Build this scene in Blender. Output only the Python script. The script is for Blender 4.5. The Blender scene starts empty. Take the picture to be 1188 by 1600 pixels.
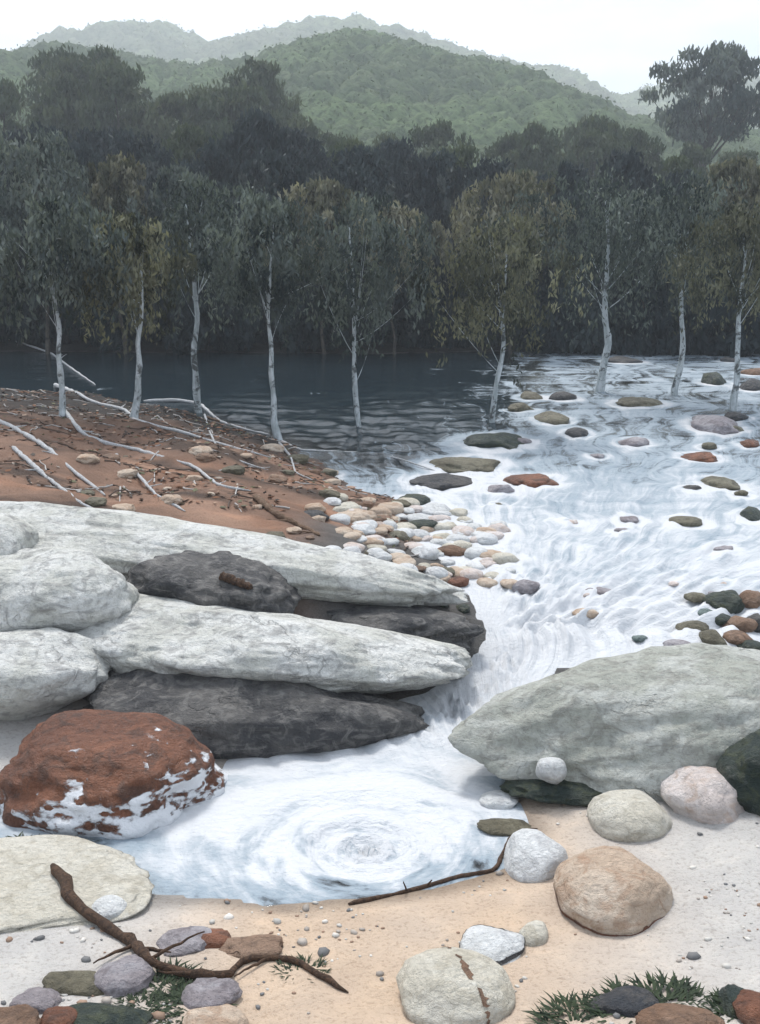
import bpy, bmesh, math, random
import numpy as np
from mathutils import Vector, Matrix

# ------------------------------------------------------------------ camera, sky, sun, exposure
S = bpy.context.scene
COL = S.collection
CAM_H, PITCH, FOVY = 4.0, math.radians(12.5), math.radians(50)
cam = bpy.data.objects.new('camera', bpy.data.cameras.new('camera'))
COL.objects.link(cam)
cam.location = (0, 0, CAM_H)
cam.rotation_euler = (math.pi/2 - PITCH, 0, 0)
cam.data.sensor_fit = 'VERTICAL'
cam.data.angle_y = FOVY
cam.data.clip_end = 6000
S.camera = cam

SUN_EL, SUN_AZ = math.radians(56), math.radians(-14)      # azimuth from +Y towards +X
sun = bpy.data.objects.new('sun', bpy.data.lights.new('sun', 'SUN'))
COL.objects.link(sun)
sd_ = Vector((math.sin(SUN_AZ)*math.cos(SUN_EL), math.cos(SUN_AZ)*math.cos(SUN_EL), math.sin(SUN_EL)))
sun.rotation_euler = sd_.to_track_quat('Z', 'Y').to_euler()
sun.data.energy = 2.8
sun.data.angle = math.radians(12)
sun.data.color = (1.0, 0.975, 0.94)

W = bpy.data.worlds.new('World'); S.world = W; W.use_nodes = True
nt = W.node_tree; nt.nodes.clear()
sky = nt.nodes.new('ShaderNodeTexSky'); sky.sky_type = 'NISHITA'; sky.sun_disc = False
sky.sun_elevation = SUN_EL; sky.sun_rotation = SUN_AZ; sky.air_density = 1.0; sky.dust_density = 4.0
tc = nt.nodes.new('ShaderNodeTexCoord')
mp = nt.nodes.new('ShaderNodeMapping'); mp.inputs['Scale'].default_value = (1.6, 1.6, 4.0)
cn = nt.nodes.new('ShaderNodeTexNoise'); cn.inputs['Scale'].default_value = 2.2; cn.inputs['Detail'].default_value = 6
cr = nt.nodes.new('ShaderNodeMapRange'); cr.inputs['From Min'].default_value = 0.36; cr.inputs['From Max'].default_value = 0.66
cr.inputs['To Min'].default_value = 0.12; cr.inputs['To Max'].default_value = 0.85
cm = nt.nodes.new('ShaderNodeMix'); cm.data_type = 'RGBA'
cm.inputs['B'].default_value = (12.2, 13.2, 14.4, 1)             # bright thin cloud, in the sky texture's own units
bg = nt.nodes.new('ShaderNodeBackground'); bg.inputs['Strength'].default_value = 0.11
wo = nt.nodes.new('ShaderNodeOutputWorld')
L = nt.links.new
L(tc.outputs['Generated'], mp.inputs['Vector']); L(mp.outputs['Vector'], cn.inputs['Vector'])
L(cn.outputs['Fac'], cr.inputs['Value']); L(cr.outputs['Result'], cm.inputs['Factor'])
L(sky.outputs['Color'], cm.inputs['A']); L(cm.outputs['Result'], bg.inputs['Color'])
L(bg.outputs['Background'], wo.inputs['Surface'])

S.view_settings.view_transform = 'Standard'; S.view_settings.look = 'None'
S.view_settings.gamma = 1.0; S.view_settings.use_curve_mapping = False
S.view_settings.exposure = 0.32
S.render.engine = 'CYCLES'
S.cycles.max_bounces = 5; S.cycles.diffuse_bounces = 3; S.cycles.glossy_bounces = 2; S.cycles.transmission_bounces = 2; S.cycles.transparent_max_bounces = 6; S.cycles.volume_bounces = 1

# ------------------------------------------------------------------ numeric helpers
random.seed(7)
RNG = np.random.default_rng(11)
_perm = np.random.default_rng(3).permutation(256); _perm = np.concatenate([_perm, _perm, _perm])
_grad = np.random.default_rng(5).normal(size=(256, 3)); _grad /= np.linalg.norm(_grad, axis=1)[:, None]

def perlin(p):
    p = np.asarray(p, float); i = np.floor(p).astype(int); f = p - i; i &= 255
    u = f*f*f*(f*(f*6-15)+10); out = 0
    for dx in (0, 1):
        wx = u[:, 0] if dx else 1-u[:, 0]
        for dy in (0, 1):
            wy = u[:, 1] if dy else 1-u[:, 1]
            for dz in (0, 1):
                wz = u[:, 2] if dz else 1-u[:, 2]
                h = _perm[_perm[_perm[(i[:, 0]+dx) & 255] + ((i[:, 1]+dy) & 255)] + ((i[:, 2]+dz) & 255)]
                g = _grad[h]
                out = out + wx*wy*wz*(g[:, 0]*(f[:, 0]-dx) + g[:, 1]*(f[:, 1]-dy) + g[:, 2]*(f[:, 2]-dz))
    return out * 1.6

def fbm(p, octv=4, gain=0.5):
    a, s, o = 1.0, 0, 0; p = np.array(p, float)
    for k in range(octv):
        o = o + a*perlin(p); s += a; a *= gain; p = p*2.03 + 17.3
    return o / s

def sstep(a, b, x):
    t = np.clip((x-a)/(b-a), 0, 1); return t*t*(3-2*t)

def mesh_np(name, V, F, smooth=True):
    V = np.asarray(V, np.float32); F = np.asarray(F, np.int32); k = F.shape[1]; n = len(F)
    me = bpy.data.meshes.new(name)
    me.vertices.add(len(V)); me.vertices.foreach_set('co', V.ravel())
    me.loops.add(n*k); me.loops.foreach_set('vertex_index', F.ravel())
    me.polygons.add(n); me.polygons.foreach_set('loop_start', np.arange(n, dtype=np.int32)*k)
    me.polygons.foreach_set('loop_total', np.full(n, k, np.int32))
    me.polygons.foreach_set('use_smooth', np.full(n, smooth))
    me.update(calc_edges=True); me.validate()
    return me

def attr_f(me, name, vals):
    a = me.attributes.new(name, 'FLOAT', 'POINT'); a.data.foreach_set('value', np.asarray(vals, np.float32))
def attr_v(me, name, vals):
    a = me.attributes.new(name, 'FLOAT_VECTOR', 'POINT'); a.data.foreach_set('vector', np.asarray(vals, np.float32).ravel())
def attr_c(me, name, rgb):
    a = me.attributes.new(name, 'FLOAT_COLOR', 'POINT')
    a.data.foreach_set('color', np.concatenate([np.asarray(rgb), np.ones((len(rgb), 1))], 1).astype(np.float32).ravel())

def link(name, me, mat=None, parent=None, loc=None):
    o = bpy.data.objects.new(name, me); COL.objects.link(o)
    if mat is not None and me is not None and not me.materials: me.materials.append(mat)
    if parent is not None: o.parent = parent
    if loc is not None: o.location = loc
    return o
def tag(o, label=None, cat=None, group=None, kind=None):
    if label: o['label'] = label
    if cat: o['category'] = cat
    if group: o['group'] = group
    if kind: o['kind'] = kind
    return o

# ------------------------------------------------------------------ the lie of the land
FP = 800/math.tan(FOVY/2)                                  # focal length in photo pixels
cp, sp = math.cos(PITCH), math.sin(PITCH)
def ray(px, py):
    a, b = (px-594)/FP, (800-py)/FP
    return np.array([a, cp + b*sp, -sp + b*cp])
def zw(Y):                                                  # level of the running water along the valley
    Y = np.asarray(Y, float)
    return 0.45*sstep(9.2, 12.6, Y) + 0.62*sstep(12.0, 30.0, Y)
def on_level(px, py):
    d = ray(px, py); t = np.linspace(3, 140, 6000)
    z = CAM_H + t*d[2]; k = np.argmax(z < zw(t*d[1])); return np.array([t[k]*d[0], t[k]*d[1]])

SHORE_PX = [(-700, 556), (-300, 592), (0, 622), (150, 634), (300, 648), (420, 682), (520, 728), (640, 802), (700, 880), (740, 930), (760, 985), (725, 1050), (600, 1110),
            (380, 1165), (330, 1220), (0, 1275), (-120, 1320), (60, 1362), (230, 1392), (420, 1412), (560, 1408), (680, 1385),
            (780, 1357), (815, 1300), (800, 1240), (800, 1200), (800, 1100), (870, 1045), (1000, 1030), (1300, 1020), (1900, 1000),
            (2100, 700), (2300, 546), (1500, 540), (1188, 540), (1000, 540), (800, 548), (600, 553), (300, 551), (0, 549), (-700, 545)]
SHORE = np.array([on_level(*p) for p in SHORE_PX])

def shore_sd(X, Y):                                         # signed distance to the water's outline, negative in the water
    d = np.full(X.shape, 1e9); ins = np.zeros(X.shape, bool)
    n = len(SHORE)
    for i in range(n):
        a, b = SHORE[i], SHORE[(i+1) % n]; e = b-a; L2 = e@e
        t = np.clip(((X-a[0])*e[0]+(Y-a[1])*e[1])/L2, 0, 1)
        d = np.minimum(d, np.hypot(X-a[0]-t*e[0], Y-a[1]-t*e[1]))
        c = ((a[1] > Y) != (b[1] > Y)) & (X < (b[0]-a[0])*(Y-a[1])/((b[1]-a[1]) if b[1] != a[1] else 1e-9)+a[0])
        ins ^= c
    P = np.stack([np.ravel(X), np.ravel(Y), np.zeros(np.size(X))], -1)
    wob = (.55*fbm(P*.55, 4)*sstep(9, 17, P[:, 1]) + .13*fbm(P*1.7+5, 3)).reshape(np.shape(X))
    return np.where(ins, -d, d) + wob

def land_z(X, Y, sd=None):
    X = np.asarray(X, float); Y = np.asarray(Y, float)
    sd = shore_sd(X, Y) if sd is None else sd
    base = zw(Y)
    beach = 1-sstep(8.5, 11, Y)
    far = sstep(30, 36, Y)
    leftb = (1-beach)*(1-far)*sstep(2.0, 0.0, X)
    rise_b = 0.11*np.clip(sd, 0, 6)
    rise_l = 1.5*(1-np.exp(-np.clip(sd, 0, 40)/4.5))
    rise_f = 0.08*np.clip(sd, 0, 120)
    rise_r = 0.16*np.clip(sd, 0, 8)
    up = beach*rise_b + leftb*rise_l + far*rise_f + np.clip(1-beach-leftb-far, 0, 1)*rise_r
    shal = np.clip(sstep(0, 3, X-.10*(Y-14))*sstep(12, 15, Y), 0, 1)
    bed = -0.01 - (0.60-.42*shal + 1.2*sstep(18, 24, Y)*(1-shal))*(1-np.exp(np.clip(sd, -60, 0)/0.9))
    P = np.stack([X, Y, X*0], -1).reshape(-1, 3)
    n1 = fbm(P*0.45, 4).reshape(X.shape); n2 = fbm(P*2.3, 3).reshape(X.shape)
    w = sstep(.35, 1.6, sd)
    return base + np.where(sd < 0, bed, up) + w*(0.10*n1*(1+1.5*leftb+2*far) + 0.025*n2*(1+2*leftb))

def surf_z(X, Y):
    return np.maximum(land_z(X, Y), np.where(shore_sd(X, Y) < 0.05, zw(Y), -9))
def ground(px, py, lift=0.0):                               # the point of the land or water that a line of sight meets
    d = ray(px, py); t = np.geomspace(3.5, 110, 260)
    for _ in range(2):
        z = CAM_H + t*d[2]; X, Y = t*d[0], t*d[1]
        g = surf_z(X, Y) + lift; k = int(np.argmax(z < g)); k = k if z[k] < g[k] else len(t)-1
        t0, t1 = t[max(k-1, 0)], t[k]
        if _ == 0: t = np.linspace(t0, t1+1e-6, 40)
    return Vector((X[k], Y[k], g[k]-lift))

# ------------------------------------------------------------------ material helper
class NB:
    def __init__(s, name):
        s.m = bpy.data.materials.new(name); s.m.use_nodes = True; s.t = s.m.node_tree; s.t.nodes.clear()
        s.out = s.n('OutputMaterial')
    def n(s, kind, **kw):
        nd = s.t.nodes.new('ShaderNode'+kind)
        for k, v in kw.items(): setattr(nd, k, v)
        return nd
    def l(s, a, b): s.t.links.new(a, b)
    def val(s, sock, v):
        if hasattr(v, 'is_linked'): s.l(v, sock)
        else: sock.default_value = v
    def coord(s, which='Object'): return s.n('TexCoord').outputs[which]
    def pos(s): return s.n('NewGeometry').outputs['Position']
    def attr(s, name, out='Fac'): return s.n('Attribute', attribute_name=name).outputs[out]
    def mapv(s, v, scale=(1, 1, 1), rot=(0, 0, 0)):
        m = s.n('Mapping'); s.l(v, m.inputs['Vector']); m.inputs['Scale'].default_value = scale
        m.inputs['Rotation'].default_value = rot; return m.outputs['Vector']
    def noise(s, v, scale, detail=5, rough=.55, dist=0.0):
        k = s.n('TexNoise'); s.l(v, k.inputs['Vector']); k.inputs['Scale'].default_value = scale
        k.inputs['Detail'].default_value = detail; k.inputs['Roughness'].default_value = rough
        k.inputs['Distortion'].default_value = dist; return k.outputs['Fac']
    def rng(s, v, a, b, c=0., d=1.):
        k = s.n('MapRange', interpolation_type='SMOOTHSTEP'); s.l(v, k.inputs['Value'])
        for nm, x in zip(('From Min', 'From Max', 'To Min', 'To Max'), (a, b, c, d)): s.val(k.inputs[nm], x)
        return k.outputs['Result']
    def mix(s, f, a, b, mode='MIX'):
        k = s.n('Mix', data_type='RGBA', blend_type=mode)
        s.val(k.inputs['Factor'], f)
        for nm, x in (('A', a), ('B', b)):
            s.val(k.inputs[nm], x if hasattr(x, 'is_linked') else (*x, 1))
        return k.outputs['Result']
    def math(s, op, a, b=0.):
        k = s.n('Math', operation=op); s.val(k.inputs[0], a); s.val(k.inputs[1], b); return k.outputs[0]
    def bump(s, h, strength, dist):
        k = s.n('Bump'); s.l(h, k.inputs['Height']); k.inputs['Strength'].default_value = strength
        k.inputs['Distance'].default_value = dist; return k.outputs['Normal']
    def bsdf(s, col, rough=.8, normal=None, spec=.3):
        k = s.n('BsdfPrincipled'); s.val(k.inputs['Base Color'], col if hasattr(col, 'is_linked') else (*col, 1))
        s.val(k.inputs['Roughness'], rough); k.inputs['Specular IOR Level'].default_value = spec
        if normal is not None: s.l(normal, k.inputs['Normal'])
        return k.outputs['BSDF']
    def done(s, sh): s.l(sh, s.out.inputs['Surface']); return s.m

_rm = {}
def rock_mat(c1, c2, c3=None, gloss=.75, streak=1.0, crack=.32):
    key = (c1, c2, c3, gloss, streak, crack)
    if key in _rm: return _rm[key]
    b = NB('rock'); o = b.pos()
    big = b.noise(o, 1.7, 6, .62, .6)
    st = b.noise(b.mapv(o, (2.2, 3.0, 9.0), (0, .5, .25)), 1.6, 6, .65, .8)
    fine = b.noise(o, 46, 4, .7); mid = b.noise(o, 9, 5, .65)
    c = b.mix(b.rng(big, .40, .62), c1, c2)
    c = b.mix(b.math('MULTIPLY', b.rng(st, .52, .70), .6*streak), c, c3 or tuple(x*.45 for x in c1))
    c = b.mix(b.rng(mid, .62, .75, 0, .45), c, tuple(min(.8, x*1.35) for x in c2))
    c = b.mix(b.rng(fine, .30, .50, .28, 0), c, tuple(x*.35 for x in c1))
    h = b.math('ADD', b.math('MULTIPLY', mid, .7), b.math('ADD', b.math('MULTIPLY', fine, .25), b.math('MULTIPLY', st, .7)))
    mott = b.noise(o, 6.5, 4, .6, 1.2); c = b.mix(b.rng(mott, .48, .66, 0, .55), c, c3 or tuple(x*.5 for x in c1))
    vo = b.n('TexVoronoi', feature='DISTANCE_TO_EDGE'); vo.inputs['Scale'].default_value = 1.15
    wv = b.n('VectorMath', operation='ADD'); b.l(b.mapv(o, (1, 1.3, 1.9), (.3, .2, .5)), wv.inputs[0])
    nz = b.n('TexNoise'); b.l(o, nz.inputs['Vector']); nz.inputs['Scale'].default_value = 2.6; nz.inputs['Detail'].default_value = 6
    b.l(nz.outputs['Color'], wv.inputs[1]); b.l(wv.outputs[0], vo.inputs['Vector'])
    crk = b.math('MULTIPLY', b.rng(vo.outputs['Distance'], 0, .022, crack, 0), b.rng(big, .52, .66))
    c = b.mix(b.math('MULTIPLY', crk, .9), c, tuple(x*.22 for x in c1))
    pit = b.noise(o, 19, 5, .75, .5)
    c = b.mix(b.rng(pit, .60, .72, 0, .5), c, tuple(x*.4 for x in c1))
    h = b.math('SUBTRACT', b.math('ADD', h, b.math('MULTIPLY', pit, .6)), b.math('MULTIPLY', crk, 1.0))
    r = b.rng(mid, .3, .7, gloss-.15, gloss+.12)
    _rm[key] = b.done(b.bsdf(c, r, b.bump(h, 1.0, .06), .3)); return _rm[key]

PALE = rock_mat((.57, .57, .52), (.72, .72, .69), (.24, .235, .23), .8, 1.15)
GREYG = rock_mat((.40, .41, .36), (.54, .55, .51), (.23, .225, .20), .8, 1.1)
DARK = rock_mat((.035, .038, .045), (.075, .072, .070), (.11, .10, .09), .5)
SHADE_AND_RING = rock_mat((.05, .05, .053), (.115, .11, .105), (.24, .23, .215), .6)  # shade put into rock colour for undersides and recesses; also the dark ring's tone
DKGREEN = rock_mat((.022, .035, .030), (.05, .062, .048), (.075, .085, .04), .45)
RUST = rock_mat((.155, .062, .034), (.25, .105, .058), (.05, .034, .028), .5)
BROWN = rock_mat((.20, .115, .07), (.29, .19, .13), (.08, .05, .035), .6)
OLIVE = rock_mat((.13, .115, .075), (.20, .185, .13), (.05, .045, .03), .55)
WARM = rock_mat((.52, .40, .30), (.62, .52, .42), (.36, .22, .14), .8, crack=.15)
PINKW = rock_mat((.64, .56, .52), (.72, .66, .63), (.50, .36, .27), .75, .5, crack=0.)
WHITE = rock_mat((.66, .67, .66), (.74, .75, .75), (.46, .46, .47), .6, .5, crack=0.)
CREAM = rock_mat((.58, .54, .45), (.66, .63, .55), (.40, .36, .28), .8, .6, crack=0.)
MAUVE = rock_mat((.27, .24, .25), (.40, .38, .40), (.12, .10, .11), .65)
TEAL = rock_mat((.12, .17, .16), (.20, .25, .24), (.05, .08, .07), .5)

# ------------------------------------------------------------------ ground sheet
def ground_sheet():
    xs = np.concatenate([-np.geomspace(12, 760, 80)[::-1], np.linspace(-11.9, 11.9, 250), np.geomspace(12, 760, 80)])
    ys = np.concatenate([np.linspace(-30, 2.9, 24), np.linspace(3.0, 14, 220), np.linspace(14.1, 45, 190), np.geomspace(45.6, 880, 50)])
    X, Y = np.meshgrid(xs, ys); sd = shore_sd(X, Y); Z = land_z(X, Y, sd)
    V = np.stack([X, Y, Z], -1).reshape(-1, 3)
    ny, nx = X.shape; I = np.arange(ny*nx).reshape(ny, nx)
    F = np.stack([I[:-1, :-1], I[:-1, 1:], I[1:, 1:], I[1:, :-1]], -1).reshape(-1, 4)
    me = mesh_np('ground', V, F)
    # kinds of soil: tan sand, grey silt, red-brown earth, leaf mould, green turf far away
    P = V.copy(); P[:, 2] = 0
    n = fbm(P*.8, 4); n2 = fbm(P*np.array([1.2, 3.0, 1])+9, 3)
    x, y, s = V[:, 0], V[:, 1], sd.ravel()
    tan = np.array([.60, .45, .32]); silt = np.array([.55, .53, .50]); earth = np.array([.215, .130, .090])
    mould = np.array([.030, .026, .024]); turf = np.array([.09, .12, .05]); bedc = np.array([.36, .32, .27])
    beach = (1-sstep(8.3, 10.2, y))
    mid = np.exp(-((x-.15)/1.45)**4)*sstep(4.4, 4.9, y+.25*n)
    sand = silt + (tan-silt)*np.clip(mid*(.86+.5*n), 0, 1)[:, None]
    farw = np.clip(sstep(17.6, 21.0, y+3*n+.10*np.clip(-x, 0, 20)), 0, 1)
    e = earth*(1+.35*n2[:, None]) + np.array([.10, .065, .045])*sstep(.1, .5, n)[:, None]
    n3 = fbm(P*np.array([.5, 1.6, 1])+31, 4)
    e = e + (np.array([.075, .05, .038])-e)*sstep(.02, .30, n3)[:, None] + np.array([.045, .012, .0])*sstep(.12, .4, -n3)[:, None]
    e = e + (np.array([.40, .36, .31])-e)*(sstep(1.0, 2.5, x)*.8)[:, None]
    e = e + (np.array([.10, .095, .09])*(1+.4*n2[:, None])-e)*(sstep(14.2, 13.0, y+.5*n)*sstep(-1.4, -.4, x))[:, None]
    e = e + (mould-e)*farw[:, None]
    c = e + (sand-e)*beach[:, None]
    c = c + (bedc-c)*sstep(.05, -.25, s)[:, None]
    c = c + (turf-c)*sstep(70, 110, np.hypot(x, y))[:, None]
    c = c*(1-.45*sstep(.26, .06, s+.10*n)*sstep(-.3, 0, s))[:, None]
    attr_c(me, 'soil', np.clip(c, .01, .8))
    attr_f(me, 'wet', sstep(.26, .06, s+.10*n))
    b = NB('soil'); o = b.pos()
    f1 = b.noise(o, 3.2, 6, .6, .4); f2 = b.noise(o, 34, 5, .7); f3 = b.noise(o, 150, 2, .6)
    c = b.attr('soil', 'Color')
    c = b.mix(b.rng(f1, .35, .65, .30, 0), c, b.mix(1.0, c, (.62, .62, .66), 'MULTIPLY'))
    c = b.mix(b.rng(f1, .55, .72, 0, .4), c, b.mix(1.0, c, (1.22, 1.16, 1.10), 'MULTIPLY'))
    c = b.mix(b.rng(f2, .34, .5, .5, 0), c, b.mix(1.0, c, (.55, .50, .46), 'MULTIPLY'))
    c = b.mix(b.rng(f3, .62, .72, 0, .35), c, (.62, .58, .52))
    h = b.math('ADD', b.math('MULTIPLY', f2, .6), b.math('ADD', b.math('MULTIPLY', f3, .15), f1))
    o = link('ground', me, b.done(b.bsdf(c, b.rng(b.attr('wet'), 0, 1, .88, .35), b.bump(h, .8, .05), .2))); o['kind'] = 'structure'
ground_sheet()

# ------------------------------------------------------------------ river
def river():
    xs = np.concatenate([np.linspace(-34, -9.3, 90), np.linspace(-9, -4.2, 60), np.linspace(-4.1, 4.6, 290), np.linspace(4.7, 12, 100), np.linspace(12.2, 48, 70)])
    ys = np.concatenate([np.linspace(5.6, 14, 290), np.linspace(14.05, 26, 180), np.linspace(26.15, 48, 110)])
    X, Y = np.meshgrid(xs, ys); sd = shore_sd(X, Y)
    keep = sd < .45
    sink = on_level(745, 1000); eye = on_level(575, 1322)
    dx, dy = X-sink[0], Y-sink[1]; r = np.hypot(dx, dy)+.25; th = np.arctan2(dx, np.maximum(dy, .25)+.05*np.maximum(dy, 0))
    ex, ey = X-eye[0], Y-eye[1]; re = np.hypot(ex, ey*1.0)+.02; te = np.arctan2(ex, ey)
    pool = 1-sstep(sink[1]-2.6, sink[1]-.7, Y-.55*(X-sink[0]))           # turning water of the lower pool
    warp = fbm(np.stack([X*.7, Y*.7, X*0], -1).reshape(-1, 3), 3).reshape(X.shape)
    lr = np.log(re+.05)
    flow_up = np.stack([np.log(r)*2.2, th*r**.35*4.2 + .5*warp, X*0], -1)
    flow_pool = np.stack([te*1.0+lr*1.2, lr*4.5 + .55*warp, X*0+5], -1)
    zb = zw(Y)
    fu = fbm((flow_up*np.array([1.6, 2.6, 1])).reshape(-1, 3), 3, .42).reshape(X.shape)
    fp_ = fbm((np.stack([np.cos(te)*1.3, np.sin(te)*1.3, lr*4.2+.8*warp], -1)).reshape(-1, 3), 4).reshape(X.shape)
    rip = fbm(np.stack([X*.8, Y*1.9, X*0], -1).reshape(-1, 3), 3, .4).reshape(X.shape)
    chop = sstep(34, 14, Y)*sstep(-.0, -.5, sd)
    chute = np.exp(-((Y-sink[1]+.5)/1.7)**2)
    Z = zb + (1-pool)*chop*(.09*fu + .06*rip)*(1+1.2*chute) + pool*sstep(0, -.5, sd)*(.035*fp_ + .022*np.cos(lr*9+te+1.5*warp)*np.exp(-re/1.3) - .05*np.exp(-(re/.35)**2)) \
        + .010*rip*sstep(20, 34, Y)
    Z = Z - .30*sstep(0.03, .42, sd)
    # where the water runs white: everywhere in the lower pool and the rapids, dark and smooth on the reach under the wood
    smooth_x = sstep(4.0, -1.0, X - .16*(Y-20)) ; smooth_y = sstep(17.5, 24, Y + .8*warp)
    foam = 1.0 - .82*smooth_x*smooth_y - .40*sstep(13.0, 22, Y)*(1-smooth_x*smooth_y)
    foam -= .20*sstep(15, 19, Y)*(1-sstep(-.2, 2.0, X))*(1-smooth_y)
    lag = on_level(150, 1325); foam -= .6*np.exp(-(((X-lag[0])/1.0)**2+((Y-lag[1])/.28)**2))
    foam -= .12*np.exp(-(re/.28)**2)
    foam -= .10*(1-pool)*sstep(11, 13, Y)
    foam += .16*pool
    foam -= .55*sstep(-.45, .0, sd)*pool*(Y < 8.2)
    V = np.stack([X, Y, Z], -1).reshape(-1, 3)
    ny, nx = X.shape; I = np.arange(ny*nx).reshape(ny, nx)
    F = np.stack([I[:-1, :-1], I[:-1, 1:], I[1:, 1:], I[1:, :-1]], -1).reshape(-1, 4)
    F = F[keep.ravel()[F].any(1)]
    used = np.unique(F); mp_ = np.full(ny*nx, -1); mp_[used] = np.arange(len(used))
    me = mesh_np('river', V[used], mp_[F])
    attr_f(me, 'foam', np.clip(foam, 0, 1.2).ravel()[used]); attr_f(me, 'pool', pool.ravel()[used])
    attr_f(me, 'depth', np.clip(Z-land_z(X, Y, sd), 0, 3).ravel()[used])
    attr_v(me, 'flow_up', flow_up.reshape(-1, 3)[used])
    attr_v(me, 'flow_pool', np.stack([np.cos(te)*1.2, np.sin(te)*1.2, lr*3.2+.7*warp], -1).reshape(-1, 3)[used])
    b = NB('river_water'); p = b.pos()
    n_up = b.noise(b.mapv(b.attr('flow_up', 'Vector'), (1.1, 2.6, 1)), 1.7, 8, .66, .7)
    n_po = b.noise(b.attr('flow_pool', 'Vector'), 1.25, 7, .6, .35)
    n_hz = b.noise(b.mapv(p, (.45, 1.5, 1)), 1.05, 8, .66, .8)
    n_fi = b.noise(b.mapv(p, (1, 1.6, 1)), 14, 5, .65, .4)
    po = b.attr('pool')
    k = b.n('Mix', data_type='FLOAT'); b.l(po, k.inputs['Factor']); b.l(b.math('ADD', b.math('MULTIPLY', n_up, .55), b.math('MULTIPLY', n_hz, .45)), k.inputs['A']); b.l(n_po, k.inputs['B'])
    pat = b.math('ADD', b.math('MULTIPLY', k.outputs['Result'], .88), b.math('MULTIPLY', n_fi, .12))
    f = b.attr('foam')
    lev = b.math('ADD', pat, b.math('MULTIPLY', f, .42))                 # .5 +- .12, shifted by how white the reach is
    fac = b.rng(lev, .62, .76)
    thin = b.rng(lev, .74, .97)
    foamc = b.mix(thin, (.27, .33, .38), (.59, .605, .625))
    h = b.math('ADD', b.math('MULTIPLY', pat, 1.2), b.math('MULTIPLY', n_fi, .35))
    bp = b.bump(h, .7, .07)
    fo = b.bsdf(foamc, .55, bp, .3)
    wn = b.bump(b.math('ADD', n_hz, b.math('MULTIPLY', n_fi, .3)), .25, .05)
    dep = b.attr('depth')
    body = b.n('BsdfDiffuse'); body.inputs['Color'].default_value = (.014, .026, .034, 1)
    clear = b.n('BsdfTransparent'); clear.inputs['Color'].default_value = (.84, .91, .92, 1)
    m1 = b.n('MixShader'); b.l(b.rng(dep, 0.0, 1.1, .05, .97), m1.inputs[0]); b.l(clear.outputs[0], m1.inputs[1]); b.l(body.outputs[0], m1.inputs[2])
    gl = b.n('BsdfGlossy'); gl.inputs['Roughness'].default_value = .07; b.l(wn, gl.inputs['Normal'])
    fr = b.n('Fresnel'); fr.inputs['IOR'].default_value = 1.33; b.l(wn, fr.inputs['Normal'])
    m2 = b.n('MixShader'); b.l(fr.outputs[0], m2.inputs[0]); b.l(m1.outputs[0], m2.inputs[1]); b.l(gl.outputs[0], m2.inputs[2])
    wa = m2.outputs[0]
    mx = b.n('MixShader'); b.l(fac, mx.inputs[0]); b.l(wa, mx.inputs[1]); b.l(fo, mx.inputs[2])
    o = link('river', me, b.done(mx.outputs[0])); o['kind'] = 'structure'
river()

_ico = {}
def ico(sub):
    if sub not in _ico:
        bm = bmesh.new(); bmesh.ops.create_icosphere(bm, subdivisions=sub, radius=1)
        _ico[sub] = (np.array([v.co[:] for v in bm.verts]), np.array([[v.index for v in f.verts] for f in bm.faces])); bm.free()
    return _ico[sub]

# ------------------------------------------------------------------ far hills and their woods
def ridge_fn(pts, Y0):
    px = np.array([p[0] for p in pts], float); py = np.array([p[1] for p in pts], float)
    el = []; xs = []
    for a, c in zip(px, py):
        d = ray(a, c); t = Y0/d[1]; xs.append(t*d[0]); el.append(CAM_H+t*d[2])
    xs, el = np.array(xs), np.array(el)
    return lambda x: np.interp(x, xs, el)
def leaf_cards(C, size, rng, stretch=1.0, droop=0.0):
    n = len(C); a = rng.normal(size=(n, 3)); a[:, 2] += droop*np.sign(rng.random(n)-.5)*2
    a /= np.linalg.norm(a, axis=1)[:, None]
    c = rng.normal(size=(n, 3)); c -= (c*a).sum(1)[:, None]*a; c /= np.linalg.norm(c, axis=1)[:, None]
    s = (size*rng.uniform(.6, 1.3, n))[:, None]; a = a*s*stretch; c = c*s*.55
    V = np.stack([C-a, C+c*.9-a*.1, C+a, C-c], 1).reshape(-1, 3)
    return V, np.arange(4*n).reshape(n, 4)
def leaf_mat(name, c1, c2, trans=.25):
    b = NB(name); t = b.attr('tint'); o = b.pos()
    c = b.mix(t, c1, c2); n = b.noise(o, .45, 3); c = b.mix(b.rng(n, .4, .65, 0, .5), c, tuple(x*.6 for x in c1))
    d = b.bsdf(c, .7, None, .2); tr = b.n('BsdfTranslucent'); b.l(b.mix(1.0, c, (1.1, 1.1, .7), 'MULTIPLY'), tr.inputs['Color'])
    mx = b.n('MixShader'); mx.inputs[0].default_value = trans; b.l(d, mx.inputs[1]); b.l(tr.outputs[0], mx.inputs[2])
    return b.done(mx.outputs[0])

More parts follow.
